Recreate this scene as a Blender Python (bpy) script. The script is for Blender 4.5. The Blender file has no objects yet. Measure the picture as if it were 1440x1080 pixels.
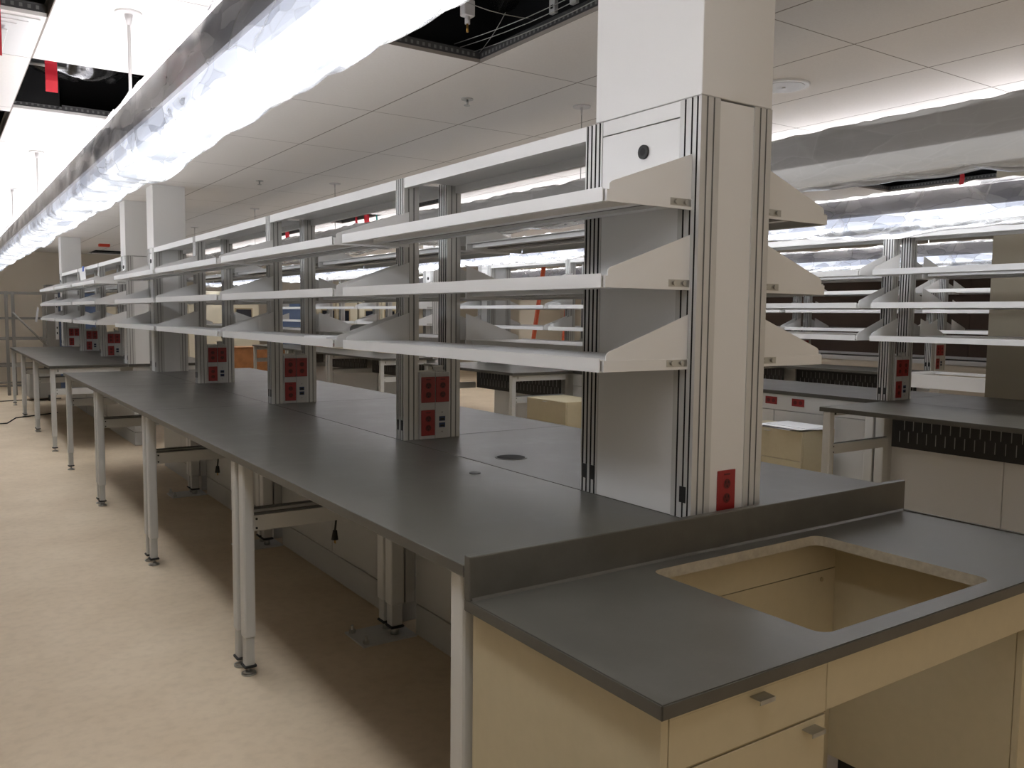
import bpy, bmesh, math, random
from mathutils import Vector, Matrix, noise
random.seed(7)
S = bpy.context.scene
COL = S.collection
Z0 = .045                                   # survey height of the floor; everything is shifted so the floor is z = 0

# ------------------------------------------------------------------ materials
def nmat(name):
    m = bpy.data.materials.new(name); m.use_nodes = True
    return m, m.node_tree, m.node_tree.nodes['Principled BSDF']
def mat(name, col, rough=.5, metal=0., spec=.5, noise_amt=0., noise_scale=6., bump=0., bump_scale=200., rough_var=0.):
    m, nt, b = nmat(name)
    b.inputs['Roughness'].default_value = rough; b.inputs['Metallic'].default_value = metal
    b.inputs['Specular IOR Level'].default_value = spec
    c = (*col, 1)
    b.inputs['Base Color'].default_value = c
    tc = nt.nodes.new('ShaderNodeTexCoord')
    if noise_amt:
        n = nt.nodes.new('ShaderNodeTexNoise'); n.inputs['Scale'].default_value = noise_scale; n.inputs['Detail'].default_value = 6
        nt.links.new(tc.outputs['Object'], n.inputs['Vector'])
        r = nt.nodes.new('ShaderNodeValToRGB')
        r.color_ramp.elements[0].position = .3; r.color_ramp.elements[1].position = .7
        r.color_ramp.elements[0].color = (*[x*(1-noise_amt) for x in col], 1)
        r.color_ramp.elements[1].color = (*[min(1, x*(1+noise_amt)) for x in col], 1)
        nt.links.new(n.outputs['Fac'], r.inputs['Fac']); nt.links.new(r.outputs['Color'], b.inputs['Base Color'])
        if rough_var:
            mr = nt.nodes.new('ShaderNodeMapRange'); mr.inputs['To Min'].default_value = rough-rough_var; mr.inputs['To Max'].default_value = rough+rough_var
            nt.links.new(n.outputs['Fac'], mr.inputs['Value']); nt.links.new(mr.outputs['Result'], b.inputs['Roughness'])
    if bump:
        n2 = nt.nodes.new('ShaderNodeTexNoise'); n2.inputs['Scale'].default_value = bump_scale
        nt.links.new(tc.outputs['Object'], n2.inputs['Vector'])
        bp = nt.nodes.new('ShaderNodeBump'); bp.inputs['Strength'].default_value = bump; bp.inputs['Distance'].default_value = .002
        nt.links.new(n2.outputs['Fac'], bp.inputs['Height']); nt.links.new(bp.outputs['Normal'], b.inputs['Normal'])
    return m
def emit(name, col, st):
    m, nt, b = nmat(name)
    b.inputs['Base Color'].default_value = (.8, .8, .8, 1)
    b.inputs['Emission Color'].default_value = (*col, 1); b.inputs['Emission Strength'].default_value = st
    return m

WHITE = mat('white_powder_coat', (.74, .74, .73), .38)
PANEL = mat('white_painted_panel', (.72, .72, .71), .36)
ALU = mat('anodized_aluminium', (.55, .55, .535), .38, .25)
SLOT = mat('black_slot', (.008, .008, .008), .7)
GROOVE = mat('grey_groove', (.2, .2, .195), .5)
CLIP = mat('black_plastic', (.012, .012, .012), .5)
STEEL = mat('zinc_steel', (.45, .45, .43), .35, .9)
RED = mat('red_outlet_plastic', (.27, .014, .014), .4)
DRED = mat('dark_red_socket', (.10, .005, .005), .5)
PLATE = mat('outlet_panel_grey', (.5, .5, .49), .42)
JACK = mat('blue_data_port', (.01, .03, .1), .4)
LEG = mat('pale_grey_leg', (.58, .58, .56), .42)
LEGIN = mat('inner_leg_grey', (.5, .5, .48), .4)
PEG = mat('black_pegboard', (.012, .012, .012), .45)
PEGSLOT = mat('pale_slot', (.3, .3, .3), .5)
BEIGE = mat('beige_laminate', (.50, .435, .29), .45, noise_amt=.025, noise_scale=30)
BEIGED = mat('beige_edge_band', (.36, .29, .17), .5)
RAW = mat('raw_cut_edge', (.40, .36, .28), .8, noise_amt=.12, noise_scale=60)
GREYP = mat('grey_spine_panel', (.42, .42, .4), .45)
RUBBER = mat('black_rubber', (.015, .015, .015), .6)
PAPER = mat('white_paper', (.78, .78, .78), .7)
BLACKPL = mat('black_plastic_sheeting', (.012, .012, .012), .16, spec=.8)
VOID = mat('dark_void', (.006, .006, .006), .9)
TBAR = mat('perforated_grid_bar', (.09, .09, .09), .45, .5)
HOUS = mat('fixture_housing_grey', (.62, .6, .59), .5)
WALLM = mat('tan_wall_paint', (.62, .56, .46), .7, noise_amt=.02, noise_scale=2)
WALLW = mat('pale_wall_paint', (.62, .59, .53), .7)
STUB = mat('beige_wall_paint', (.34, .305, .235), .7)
ROD = mat('white_rod', (.6, .58, .57), .4)
REDTAG = mat('red_ribbon', (.75, .03, .05), .5)
TEAL = mat('teal_ribbon', (.02, .3, .27), .5)
ORANGE = mat('orange_fibreglass', (.55, .09, .03), .45)
BLUE = mat('slate_blue_door', (.1, .15, .27), .5)
CREAM = mat('cream_cabinet', (.6, .55, .42), .5)
DARKWIN = mat('dark_window', (.02, .022, .03), .15)
WOOD = mat('orange_brown_wood', (.36, .15, .05), .5, noise_amt=.2, noise_scale=9)
BROWN = mat('dark_brown_board', (.055, .033, .022), .75, noise_amt=.1, noise_scale=3)
RACK = mat('grey_rack_steel', (.2, .19, .17), .5, .4)
REDALARM = mat('red_alarm', (.6, .05, .02), .4)
BLUETAPE = mat('blue_tape', (.05, .12, .5), .6)
BRASS = mat('brass', (.5, .3, .08), .35, .9)

# floor: sealed concrete with mottling and faint scuffs
def floor_mat():
    m, nt, b = nmat('sealed_concrete')
    tc = nt.nodes.new('ShaderNodeTexCoord')
    n1 = nt.nodes.new('ShaderNodeTexNoise'); n1.inputs['Scale'].default_value = 1.6; n1.inputs['Detail'].default_value = 8; n1.inputs['Roughness'].default_value = .62
    n2 = nt.nodes.new('ShaderNodeTexNoise'); n2.inputs['Scale'].default_value = 22; n2.inputs['Detail'].default_value = 4
    for n in (n1, n2): nt.links.new(tc.outputs['Object'], n.inputs['Vector'])
    r = nt.nodes.new('ShaderNodeValToRGB')
    e = r.color_ramp.elements; e[0].position = .25; e[1].position = .75
    e[0].color = (.57, .45, .31, 1); e[1].color = (.72, .60, .44, 1)
    nt.links.new(n1.outputs['Fac'], r.inputs['Fac'])
    mx = nt.nodes.new('ShaderNodeMixRGB'); mx.blend_type = 'MULTIPLY'; mx.inputs['Fac'].default_value = .35
    r2 = nt.nodes.new('ShaderNodeValToRGB'); r2.color_ramp.elements[0].position = .3; r2.color_ramp.elements[0].color = (.78, .76, .74, 1); r2.color_ramp.elements[1].position = .55
    nt.links.new(n2.outputs['Fac'], r2.inputs['Fac'])
    nt.links.new(r.outputs['Color'], mx.inputs['Color1']); nt.links.new(r2.outputs['Color'], mx.inputs['Color2'])
    nt.links.new(mx.outputs['Color'], b.inputs['Base Color'])
    b.inputs['Roughness'].default_value = .55; b.inputs['Specular IOR Level'].default_value = .3
    return m
FLOORM = floor_mat()

def top_mat():
    m, nt, b = nmat('grey_epoxy_resin')
    tc = nt.nodes.new('ShaderNodeTexCoord')
    n = nt.nodes.new('ShaderNodeTexNoise'); n.inputs['Scale'].default_value = 5; n.inputs['Detail'].default_value = 9; n.inputs['Roughness'].default_value = .7
    nt.links.new(tc.outputs['Object'], n.inputs['Vector'])
    r = nt.nodes.new('ShaderNodeValToRGB'); e = r.color_ramp.elements
    e[0].position = .45; e[0].color = (.074, .071, .06, 1); e[1].position = .85; e[1].color = (.115, .111, .096, 1)
    nt.links.new(n.outputs['Fac'], r.inputs['Fac']); nt.links.new(r.outputs['Color'], b.inputs['Base Color'])
    mr = nt.nodes.new('ShaderNodeMapRange'); mr.inputs['To Min'].default_value = .24; mr.inputs['To Max'].default_value = .42
    nt.links.new(n.outputs['Fac'], mr.inputs['Value']); nt.links.new(mr.outputs['Result'], b.inputs['Roughness'])
    b.inputs['Specular IOR Level'].default_value = .5
    return m
TOP = top_mat()

GX, GY, TX, TY, ZC = -.1435, 1.900, .592, 1.208, 2.742
def ceil_mat():
    m, nt, b = nmat('ceiling_tile')
    g = nt.nodes.new('ShaderNodeNewGeometry'); sp = nt.nodes.new('ShaderNodeSeparateXYZ')
    nt.links.new(g.outputs['Position'], sp.inputs[0])
    def line(sock, off, per, w):
        a = nt.nodes.new('ShaderNodeMath'); a.operation = 'SUBTRACT'; a.inputs[1].default_value = off - w/2; nt.links.new(sock, a.inputs[0])
        d = nt.nodes.new('ShaderNodeMath'); d.operation = 'DIVIDE'; d.inputs[1].default_value = per; nt.links.new(a.outputs[0], d.inputs[0])
        f = nt.nodes.new('ShaderNodeMath'); f.operation = 'FRACT'; nt.links.new(d.outputs[0], f.inputs[0])
        l = nt.nodes.new('ShaderNodeMath'); l.operation = 'LESS_THAN'; l.inputs[1].default_value = w/per; nt.links.new(f.outputs[0], l.inputs[0])
        return l
    lx = line(sp.outputs['X'], GX, TX, .008); ly = line(sp.outputs['Y'], GY, TY, .006)
    mx = nt.nodes.new('ShaderNodeMath'); mx.operation = 'MAXIMUM'; nt.links.new(lx.outputs[0], mx.inputs[0]); nt.links.new(ly.outputs[0], mx.inputs[1])
    n = nt.nodes.new('ShaderNodeTexNoise'); n.inputs['Scale'].default_value = 90; n.inputs['Detail'].default_value = 5
    nt.links.new(g.outputs['Position'], n.inputs['Vector'])
    r = nt.nodes.new('ShaderNodeValToRGB'); r.color_ramp.elements[0].color = (.78, .755, .72, 1); r.color_ramp.elements[1].color = (.86, .835, .80, 1)
    nt.links.new(n.outputs['Fac'], r.inputs['Fac'])
    mc = nt.nodes.new('ShaderNodeMixRGB'); mc.inputs['Color2'].default_value = (.3, .27, .24, 1)
    nt.links.new(mx.outputs[0], mc.inputs['Fac']); nt.links.new(r.outputs['Color'], mc.inputs['Color1'])
    nt.links.new(mc.outputs['Color'], b.inputs['Base Color']); b.inputs['Roughness'].default_value = .85
    b.inputs['Specular IOR Level'].default_value = .15
    return m
CEIL = ceil_mat()

def wrap_mat(name, lo, hi, f0, f1, amp):
    """thin film folded into irregular facets: every facet has its own clarity, the folds between them scatter more"""
    m = bpy.data.materials.new(name); m.use_nodes = True; nt = m.node_tree; nt.nodes.clear()
    N = nt.nodes.new; L = nt.links.new
    out = N('ShaderNodeOutputMaterial')
    tr = N('ShaderNodeBsdfTransparent')
    tl = N('ShaderNodeBsdfTranslucent'); tl.inputs[0].default_value = (.85, .85, .87, 1)
    df = N('ShaderNodeBsdfDiffuse'); df.inputs[0].default_value = (.74, .74, .73, 1)
    gl = N('ShaderNodeBsdfGlossy'); gl.inputs['Roughness'].default_value = .16
    tc = N('ShaderNodeTexCoord')
    wn = N('ShaderNodeTexNoise'); wn.inputs['Scale'].default_value = 3.; wn.inputs['Detail'].default_value = 2
    L(tc.outputs['Object'], wn.inputs['Vector'])
    wm = N('ShaderNodeVectorMath'); wm.operation = 'MULTIPLY_ADD'; wm.inputs[1].default_value = (.10, .22, .10)
    L(wn.outputs['Color'], wm.inputs[0]); L(tc.outputs['Object'], wm.inputs[2])
    def layer(scale, rot):
        mp = N('ShaderNodeMapping'); mp.inputs['Scale'].default_value = scale; mp.inputs['Rotation'].default_value = rot
        L(wm.outputs[0], mp.inputs['Vector'])
        v = N('ShaderNodeTexVoronoi'); v.inputs['Scale'].default_value = 1.; L(mp.outputs[0], v.inputs['Vector'])
        e = N('ShaderNodeTexVoronoi'); e.feature = 'DISTANCE_TO_EDGE'; e.inputs['Scale'].default_value = 1.; L(mp.outputs[0], e.inputs['Vector'])
        return v, e
    v1, e1 = layer((8, 2.6, 8), (.5, .2, .5)); v2, e2 = layer((17, 6, 17), (-.4, .5, -.7))
    sep = N('ShaderNodeSeparateColor'); L(v1.outputs['Color'], sep.inputs[0])
    sep2 = N('ShaderNodeSeparateColor'); L(v2.outputs['Color'], sep2.inputs[0])
    mx = N('ShaderNodeMath'); mx.operation = 'MULTIPLY_ADD'; mx.inputs[1].default_value = .4
    hv = N('ShaderNodeMath'); hv.operation = 'MULTIPLY'; hv.inputs[1].default_value = .6
    L(sep.outputs[0], hv.inputs[0]); L(sep2.outputs[0], mx.inputs[0]); L(hv.outputs[0], mx.inputs[2])
    cr = N('ShaderNodeValToRGB'); cr.color_ramp.elements[0].position = .15; cr.color_ramp.elements[1].position = .85
    cr.color_ramp.elements[0].color = (*lo, 1); cr.color_ramp.elements[1].color = (*hi, 1)
    L(mx.outputs[0], cr.inputs[0]); L(cr.outputs[0], tr.inputs[0])
    tot = None
    rr = N('ShaderNodeMapRange'); rr.inputs['To Min'].default_value = f0; rr.inputs['To Max'].default_value = f1
    L(sep.outputs[1], rr.inputs['Value']); tot = rr.outputs['Result']
    for e, w, k in ((e1, .035, 1.), (e2, .045, .5)):
        c = N('ShaderNodeMapRange'); c.inputs['From Max'].default_value = w; c.inputs['To Min'].default_value = amp*k; c.inputs['To Max'].default_value = 0
        L(e.outputs['Distance'], c.inputs['Value'])
        ad = N('ShaderNodeMath'); L(tot, ad.inputs[0]); L(c.outputs['Result'], ad.inputs[1]); tot = ad.outputs[0]
    bp = N('ShaderNodeBump'); bp.inputs['Strength'].default_value = .6; bp.inputs['Distance'].default_value = .01
    L(v1.outputs['Distance'], bp.inputs['Height'])
    for q in (tl, df, gl): L(bp.outputs['Normal'], q.inputs['Normal'])
    m1 = N('ShaderNodeMixShader'); m1.inputs[0].default_value = .8; L(tl.outputs[0], m1.inputs[1]); L(df.outputs[0], m1.inputs[2])
    m2 = N('ShaderNodeMixShader'); L(tot, m2.inputs[0]); L(tr.outputs[0], m2.inputs[1]); L(m1.outputs[0], m2.inputs[2])
    fr = N('ShaderNodeFresnel'); fr.inputs['IOR'].default_value = 1.4
    m3 = N('ShaderNodeMixShader'); L(fr.outputs[0], m3.inputs[0]); L(m2.outputs[0], m3.inputs[1]); L(gl.outputs[0], m3.inputs[2])
    L(m3.outputs[0], out.inputs['Surface'])
    return m
WRAP = wrap_mat('clear_plastic_film', (.34, .355, .41), (.84, .85, .9), .04, .16, .2)
WRAPH = wrap_mat('hazy_plastic_film', (.8, .8, .8), (.95, .95, .95), .33, .40, .03)
COOL = (.93, .95, 1.)
LENS_ON = emit('lit_lens', (.86, .90, .99), 1.25)
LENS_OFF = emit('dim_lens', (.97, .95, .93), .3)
UPL = emit('lit_uplight', (1., .96, .93), 14.5)

# ------------------------------------------------------------------ mesh builder
class M:
    def __init__(s): s.bm = bmesh.new(); s.mats = []
    def mi(s, m):
        if m not in s.mats: s.mats.append(m)
        return s.mats.index(m)
    def box(s, x0, y0, z0, x1, y1, z1, m, bev=0, seg=1):
        x0, x1 = sorted((x0, x1)); y0, y1 = sorted((y0, y1)); z0, z1 = sorted((z0, z1))
        v = [s.bm.verts.new((x, y, z)) for z in (z0, z1) for y in (y0, y1) for x in (x0, x1)]
        i = s.mi(m); fs = []
        for q in ((0, 2, 3, 1), (4, 5, 7, 6), (0, 1, 5, 4), (2, 6, 7, 3), (0, 4, 6, 2), (1, 3, 7, 5)):
            f = s.bm.faces.new([v[k] for k in q]); f.material_index = i; fs.append(f)
        if bev:
            es = {e for f in fs for e in f.edges}
            r = bmesh.ops.bevel(s.bm, geom=list(es), offset=bev, segments=seg, affect='EDGES', profile=.6)
            for f in r['faces']: f.material_index = i
        return s
    def prism(s, pts, ax, a0, a1, m, segm=None):
        """polygon pts in the plane normal to axis ax ('x': (y,z), 'y': (x,z), 'z': (x,y)) extruded a0..a1"""
        def P(p, a): return {'x': (a, p[0], p[1]), 'y': (p[0], a, p[1]), 'z': (p[0], p[1], a)}[ax]
        A = [s.bm.verts.new(P(p, a0)) for p in pts]; B = [s.bm.verts.new(P(p, a1)) for p in pts]
        i = s.mi(m); n = len(pts); fs = [s.bm.faces.new(A), s.bm.faces.new(B[::-1])]
        for f in fs: f.material_index = i
        for k in range(n):
            f = s.bm.faces.new([A[k], A[(k+1) % n], B[(k+1) % n], B[k]])
            f.material_index = s.mi(segm[k]) if segm and segm[k] else i; fs.append(f)
        bmesh.ops.recalc_face_normals(s.bm, faces=fs)
        return s
    def cyl(s, p0, p1, r, m, n=16, r1=None, cap=True):
        p0, p1 = Vector(p0), Vector(p1); d = (p1-p0).normalized()
        a = d.orthogonal().normalized(); b = d.cross(a); r1 = r if r1 is None else r1
        i = s.mi(m); A = []; B = []
        for k in range(n):
            t = 2*math.pi*k/n; o = a*math.cos(t)+b*math.sin(t)
            A.append(s.bm.verts.new(p0+o*r)); B.append(s.bm.verts.new(p1+o*r1))
        for k in range(n):
            f = s.bm.faces.new([A[k], A[(k+1) % n], B[(k+1) % n], B[k]]); f.material_index = i; f.smooth = n > 8
        if cap:
            s.bm.faces.new(A[::-1]).material_index = i; s.bm.faces.new(B).material_index = i
        return s
    def tube(s, pts, r, m, n=8):
        pts = [Vector(p) for p in pts]; i = s.mi(m); rings = []
        for k, p in enumerate(pts):
            d = (pts[min(k+1, len(pts)-1)]-pts[max(k-1, 0)]).normalized()
            a = (Vector((0, 0, 1)) if abs(d.z) < .9 else Vector((1, 0, 0))).cross(d).normalized(); b = d.cross(a)
            rings.append([s.bm.verts.new(p+(a*math.cos(2*math.pi*t/n)+b*math.sin(2*math.pi*t/n))*r) for t in range(n)])
        for A, B in zip(rings, rings[1:]):
            for t in range(n):
                f = s.bm.faces.new([A[t], A[(t+1) % n], B[(t+1) % n], B[t]]); f.material_index = i; f.smooth = True
        s.bm.faces.new(rings[0][::-1]).material_index = i; s.bm.faces.new(rings[-1]).material_index = i
        return s
    def quad(s, pts, m):
        f = s.bm.faces.new([s.bm.verts.new(p) for p in pts]); f.material_index = s.mi(m); return s
    def add(s, name, parent=None):
        """link as ONE mesh object; coordinates are survey coordinates, shifted to the parent's base"""
        o = (0, 0, Z0)
        p = parent
        while p is not None:
            if p.type == 'EMPTY': o = (p.location.x, p.location.y, p.location.z+Z0)
            p = p.parent
        bmesh.ops.translate(s.bm, vec=(-o[0], -o[1], -o[2]), verts=s.bm.verts)
        me = bpy.data.meshes.new(name); s.bm.to_mesh(me); s.bm.free()
        for m in s.mats: me.materials.append(m)
        ob = bpy.data.objects.new(name, me); COL.objects.link(ob)
        if parent is not None: ob.parent = parent
        return ob

def thing(name, label, cat, loc, group=None):
    o = bpy.data.objects.new(name, None); COL.objects.link(o)
    o.empty_display_size = .1
    o.location = (loc[0], loc[1], loc[2]-Z0)
    return tag(o, label, cat, group)
def tag(o, label, cat, group=None):
    o['label'] = label; o['category'] = cat
    if group: o['group'] = group
    return o
def struct(o): o['kind'] = 'structure'; return o
def single(m, name, label, cat, loc, group=None):
    """a thing that is one mesh, origin at its base"""
    o = m.add(name)
    o.data.transform(Matrix.Translation((-loc[0], -loc[1], -(loc[2]-Z0)))); o.location = (loc[0], loc[1], loc[2]-Z0)
    return tag(o, label, cat, group)
def copy_tree(root, loc, label, cat=None, group=None):
    r = root.copy(); COL.objects.link(r); r.location = (loc[0], loc[1], loc[2]-Z0); r['label'] = label
    if cat: r['category'] = cat
    if group: r['group'] = group
    def rec(src, dst):
        for ch in src.children:
            c = ch.copy(); COL.objects.link(c); c.parent = dst; rec(ch, c)
    rec(root, r)
    return r
ORD = ['first', 'second', 'third', 'fourth', 'fifth', 'sixth']

# ------------------------------------------------------------------ the spine hardware
ZT, ZCAP = .960, 2.1455       # worktop height, top of the uprights
XR = .2956                    # spine width
FL = Z0

def post_outline(x0, y0, x1, y1, left=(), front=(), right=(), back=()):
    """rectangle with slots (centre, width, material) cut into its faces; returns points and per-segment materials"""
    P, Sg = [], []
    def seg(p, m=None): P.append(p); Sg.append(m)
    def slots(face, lst, rev):
        for c, w, m, *e in sorted(lst, key=lambda q: q[0], reverse=rev):
            d = e[0] if e else .007
            a, b = (c+w/2, c-w/2) if rev else (c-w/2, c+w/2)
            if face == 'f': q = [(x0+a, y0), (x0+a, y0+d), (x0+b, y0+d), (x0+b, y0)]
            if face == 'r': q = [(x1, y0+a), (x1-d, y0+a), (x1-d, y0+b), (x1, y0+b)]
            if face == 'b': q = [(x0+a, y1), (x0+a, y1-d), (x0+b, y1-d), (x0+b, y1)]
            if face == 'l': q = [(x0, y0+a), (x0+d, y0+a), (x0+d, y0+b), (x0, y0+b)]
            seg(q[0], m); seg(q[1], m); seg(q[2], m); seg(q[3], None)
    seg((x0, y0)); slots('f', front, False)
    seg((x1, y0)); slots('r', right, False)
    seg((x1, y1)); slots('b', back, True)
    seg((x0, y1)); slots('l', left, True)
    return P, Sg
SL4 = [(.011, .0075, SLOT), (.031, .0075, SLOT), (.051, .0075, SLOT), (.071, .0075, SLOT)]
FR2 = [(.024, .006, GROOVE, .003), (.050, .006, GROOVE, .003)]

def outlet_mesh(mm, x, y, z, w=.072, h=.118):
    """red duplex outlet facing -y, lower left corner at x, z"""
    mm.box(x, y-.005, z, x+w, y, z+h, RED, .0015)
    cx = x+w/2
    for cz in (z+h*.3, z+h*.66):
        mm.cyl((cx, y-.006, cz), (cx, y-.003, cz), .0165, RED, 18)
        mm.cyl((cx, y-.0068, cz), (cx, y-.003, cz), .0145, DRED, 18)
        for dx in (-.0065, .0065): mm.box(cx+dx-.0012, y-.0075, cz+.001, cx+dx+.0012, y-.003, cz+.009, SLOT)
        mm.cyl((cx, y-.0075, cz-.007), (cx, y-.003, cz-.007), .0025, SLOT, 8)
    mm.box(cx-.012, y-.0062, z+h*.88, cx+.012, y-.004, z+h*.92, DRED)

def make_upright(X, y, label, group):
    t = thing('post_frame', label, 'post frame', (X+XR/2, y+.04, ZT), group)
    P, Sg = post_outline(X, y, X+.076, y+.081, left=SL4, front=FR2, back=FR2)
    m = M(); m.prism(P, 'z', ZT, ZCAP, ALU, Sg); m.add('post', t)
    P, Sg = post_outline(X+.2225, y, X+XR, y+.081, right=SL4, left=SL4, front=FR2, back=FR2)
    m = M(); m.prism(P, 'z', ZT, ZCAP, ALU, Sg); m.add('post', t)
    for a in (.0215, .0595):
        m = M(); m.box(X-.0012, y+a-.0125, ZT+.045, X+.004, y+a+.0125, ZT+.092, CLIP); m.add('slot_clip', t)
    m = M(); m.box(X+.0765, y-.012, ZT+.0005, X+.232, y, 1.272, PLATE, .0015); m.box(X+.0765, y, ZT+.0005, X+.222, y+.08, 1.268, ALU)
    m.box(X+.1545, y-.0128, ZT+.003, X+.1565, y-.011, 1.27, GROOVE)
    p = m.add('outlet_panel', t)
    for (ox, oz) in ((.0815, 1.131), (.1575, 1.131), (.0815, .977)):
        m = M(); outlet_mesh(m, X+ox, y-.012, oz, .071, .119); m.add('red_outlet', p)
    m = M()
    for oz in (1.042, 1.012): m.box(X+.177, y-.0145, oz, X+.208, y-.011, oz+.022, JACK); m.box(X+.183, y-.0155, oz+.004, X+.202, y-.011, oz+.013, SLOT)
    for oz in (1.083, .992): m.cyl((X+.1925, y-.0145, oz), (X+.1925, y-.011, oz), .003, GROOVE, 8)
    m.add('data_jack', p)
    m = M(); m.box(X+.0766, y+.01, 1.272, X+.222, y+.014, 1.279, STEEL); m.box(X+.16, y-.005, 1.272, X+.2, y+.02, 1.298, PLATE, .002); m.box(X+.15, y-.01, 1.298, X+.2, y+.01, 1.301, STEEL)
    m.add('cable_bracket', t)
    return t

def make_column(X, y, dlow, dtop, label, near=False, group=None):
    t = thing('column_enclosure', label, 'column', (X+XR/2, y+dlow/2, ZT), group)
    y1 = y+dlow
    lo = .0755
    for (ax, ay, kw) in ((0, 0, dict(left=[(.014, .006, SLOT), (.034, .006, SLOT), (.060, .006, SLOT)], front=FR2)),
                         (.2201, 0, dict(right=SL4, front=FR2)),
                         (0, dlow-.081, dict(left=SL4, back=FR2)), (.2201, dlow-.081, dict(right=SL4, back=FR2))):
        P, Sg = post_outline(X+ax, y+ay, X+ax+lo, y+ay+.081, **kw)
        m = M(); m.prism(P, 'z', ZT, ZCAP, ALU, Sg); m.add('corner_post', t)
    for a in (.0215+dlow-.081, .0595+dlow-.081, .033):
        m = M(); m.box(X-.0012, y+a-.0125, ZT+.045, X+.004, y+a+.0125, ZT+.092, CLIP); m.add('slot_clip', t)
    for s, xa, xb in (('l', .003, .012), ('r', XR-.012, XR-.003)):
        m = M()
        m.box(X+xa, y+.081, ZT, X+xb, y1-.081, 2.098, PANEL)
        m.box(X+xa, y+.081, 2.102, X+xb, y1-.081, ZCAP, PANEL)
        g = m.add('side_panel', t)
        if s == 'l':
            yc = y+.228 if near else y+dlow/2
            m = M(); m.cyl((X+.005, yc, 2.025), (X-.004, yc, 2.025), .021, CLIP, 24); m.cyl((X+.0045, yc, 2.025), (X-.0045, yc, 2.025), .011, SLOT, 20)
            m.add('cable_grommet', g)
    m = M(); m.box(X+.0755, y+.004, ZT, X+.2201, y+.012, ZCAP-.004, PANEL); m.box(X+.0755, y1-.012, ZT, X+.2201, y1-.004, ZCAP, PANEL)
    m.add('front_panel', t)
    if near:
        m = M(); outlet_mesh(m, X+.109, y+.004, .973, .075, .118); m.add('red_outlet', t)
    m = M(); m.box(X+.0005, y+.001, ZCAP+.002, X+XR-.0005, y+dtop, ZC-.001, PANEL, .002); m.add('upper_cover', t)
    return t

def shelf_side(X, side): return (lambda x: X+x) if side == 'L' else (lambda x: X+XR-x)
def make_shelf(X, side, y0, y1, zl, label, cat, group):
    f = shelf_side(X, side)
    t = thing('wall_shelf', label, cat, (f(-.16), (y0+y1)/2, zl-.037), group)
    ya, yb = y0+.006, y1-.006
    m = M()
    prof = [(-.004, zl-.004), (-.317, zl-.004), (-.317, zl), (-.319, zl), (-.319, zl-.037), (-.300, zl-.037), (-.300, zl-.035), (-.3165, zl-.035), (-.3165, zl-.0065), (-.004, zl-.0065)]
    m.prism([(f(a), b) for a, b in prof], 'y', ya, yb, WHITE)
    m.box(f(-.185), ya+.02, zl-.030, f(-.15), yb-.02, zl-.006, WHITE)
    m.box(f(-.06), ya+.02, zl-.026, f(-.02), yb-.02, zl-.006, WHITE)
    m.add('shelf_board', t)
    m = M(); m.box(f(-.146), ya+.02, zl-.0235, f(-.102), yb-.02, zl-.0066, TBAR); m.add('underside_rail', t)  # dark strip painted as shade of the channel opening, borrowing the grid bar material
    for ye, sgn in ((y0, 1), (y1, -1)):
        m = M()
        a, b = sorted((ye, ye+.0035*sgn))
        m.prism([(f(-.001), zl+.118), (f(-.292), zl+.017), (f(-.300), zl+.010), (f(-.301), zl-.006), (f(-.001), zl-.006)], 'y', a, b, WHITE)
        a, b = sorted((ye-.004*sgn, ye+.004*sgn))
        m.box(f(-.312), a, zl-.036, f(-.001), b, zl-.006, WHITE)
        k = m.add('bracket', t)
        m = M()
        e = ye-.0045*sgn
        m.box(f(-.085), e, zl-.028, f(-.004), ye, zl-.008, STEEL)
        for bx in (-.065, -.028): m.cyl((f(bx), ye, zl-.018), (f(bx), e-.006*sgn, zl-.018), .0065, STEEL, 6)
        m.add('bolt_plate', k)
    return t

def make_rail(X, y0, y1, label, group):
    t = thing('top_rail', label, 'rail', (X+XR/2, (y0+y1)/2, ZCAP-.045), group)
    m = M()
    m.box(X+.001, y0, ZCAP-.0455, X+.030, y1, ZCAP, WHITE)
    m.box(X+XR-.030, y0, ZCAP-.0455, X+XR-.001, y1, ZCAP, WHITE)
    m.add('rail', t)
    m = M(); m.box(X+.030, y0, ZCAP-.012, X+XR-.030, y1, ZCAP-.008, PANEL); m.add('cover_plate', t)
    return t

# ------------------------------------------------------------------ benches
WL, WR = -.771, .984
def leg_parts(t, x, y, zt):
    m = M(); m.box(x-.024, y-.029, .205, x+.024, y+.029, zt, LEG, .009, 2); l = m.add('leg', t)
    m = M(); m.box(x-.0195, y-.0245, .085, x+.0195, y+.0245, .21, LEGIN, .007, 2); m.add('inner_leg', l)
    m = M(); m.box(x-.0265, y-.0315, .078, x+.0265, y+.0315, .09, RUBBER, .008, 2); m.add('rubber_ring', l)
    m = M(); m.cyl((x, y, FL+.012), (x, y, .08), .0065, STEEL, 10); m.cyl((x, y, FL), (x, y, FL+.007), .03, STEEL, 20); m.cyl((x, y, FL+.007), (x, y, FL+.016), .026, STEEL, 20, .012); m.add('foot', l)

def slot_board(m, xa, xb, y0, y1, z0, z1, face):
    """black board with rows of upright slots, seen on the face x = face"""
    m.box(xa, y0, z0, xb, y1, z1, PEG)
    n = int((y1-y0-.06)/.032)
    for k in range(n):
        yy = y0+.04+k*.032
        for r in (0, 1):
            if (k+r) % 2: continue
            za = z0+.04+r*.085
            m.box(face-.0015, yy-.0022, za, face+.0015, yy+.0022, za+.075, PEGSLOT)

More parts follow.
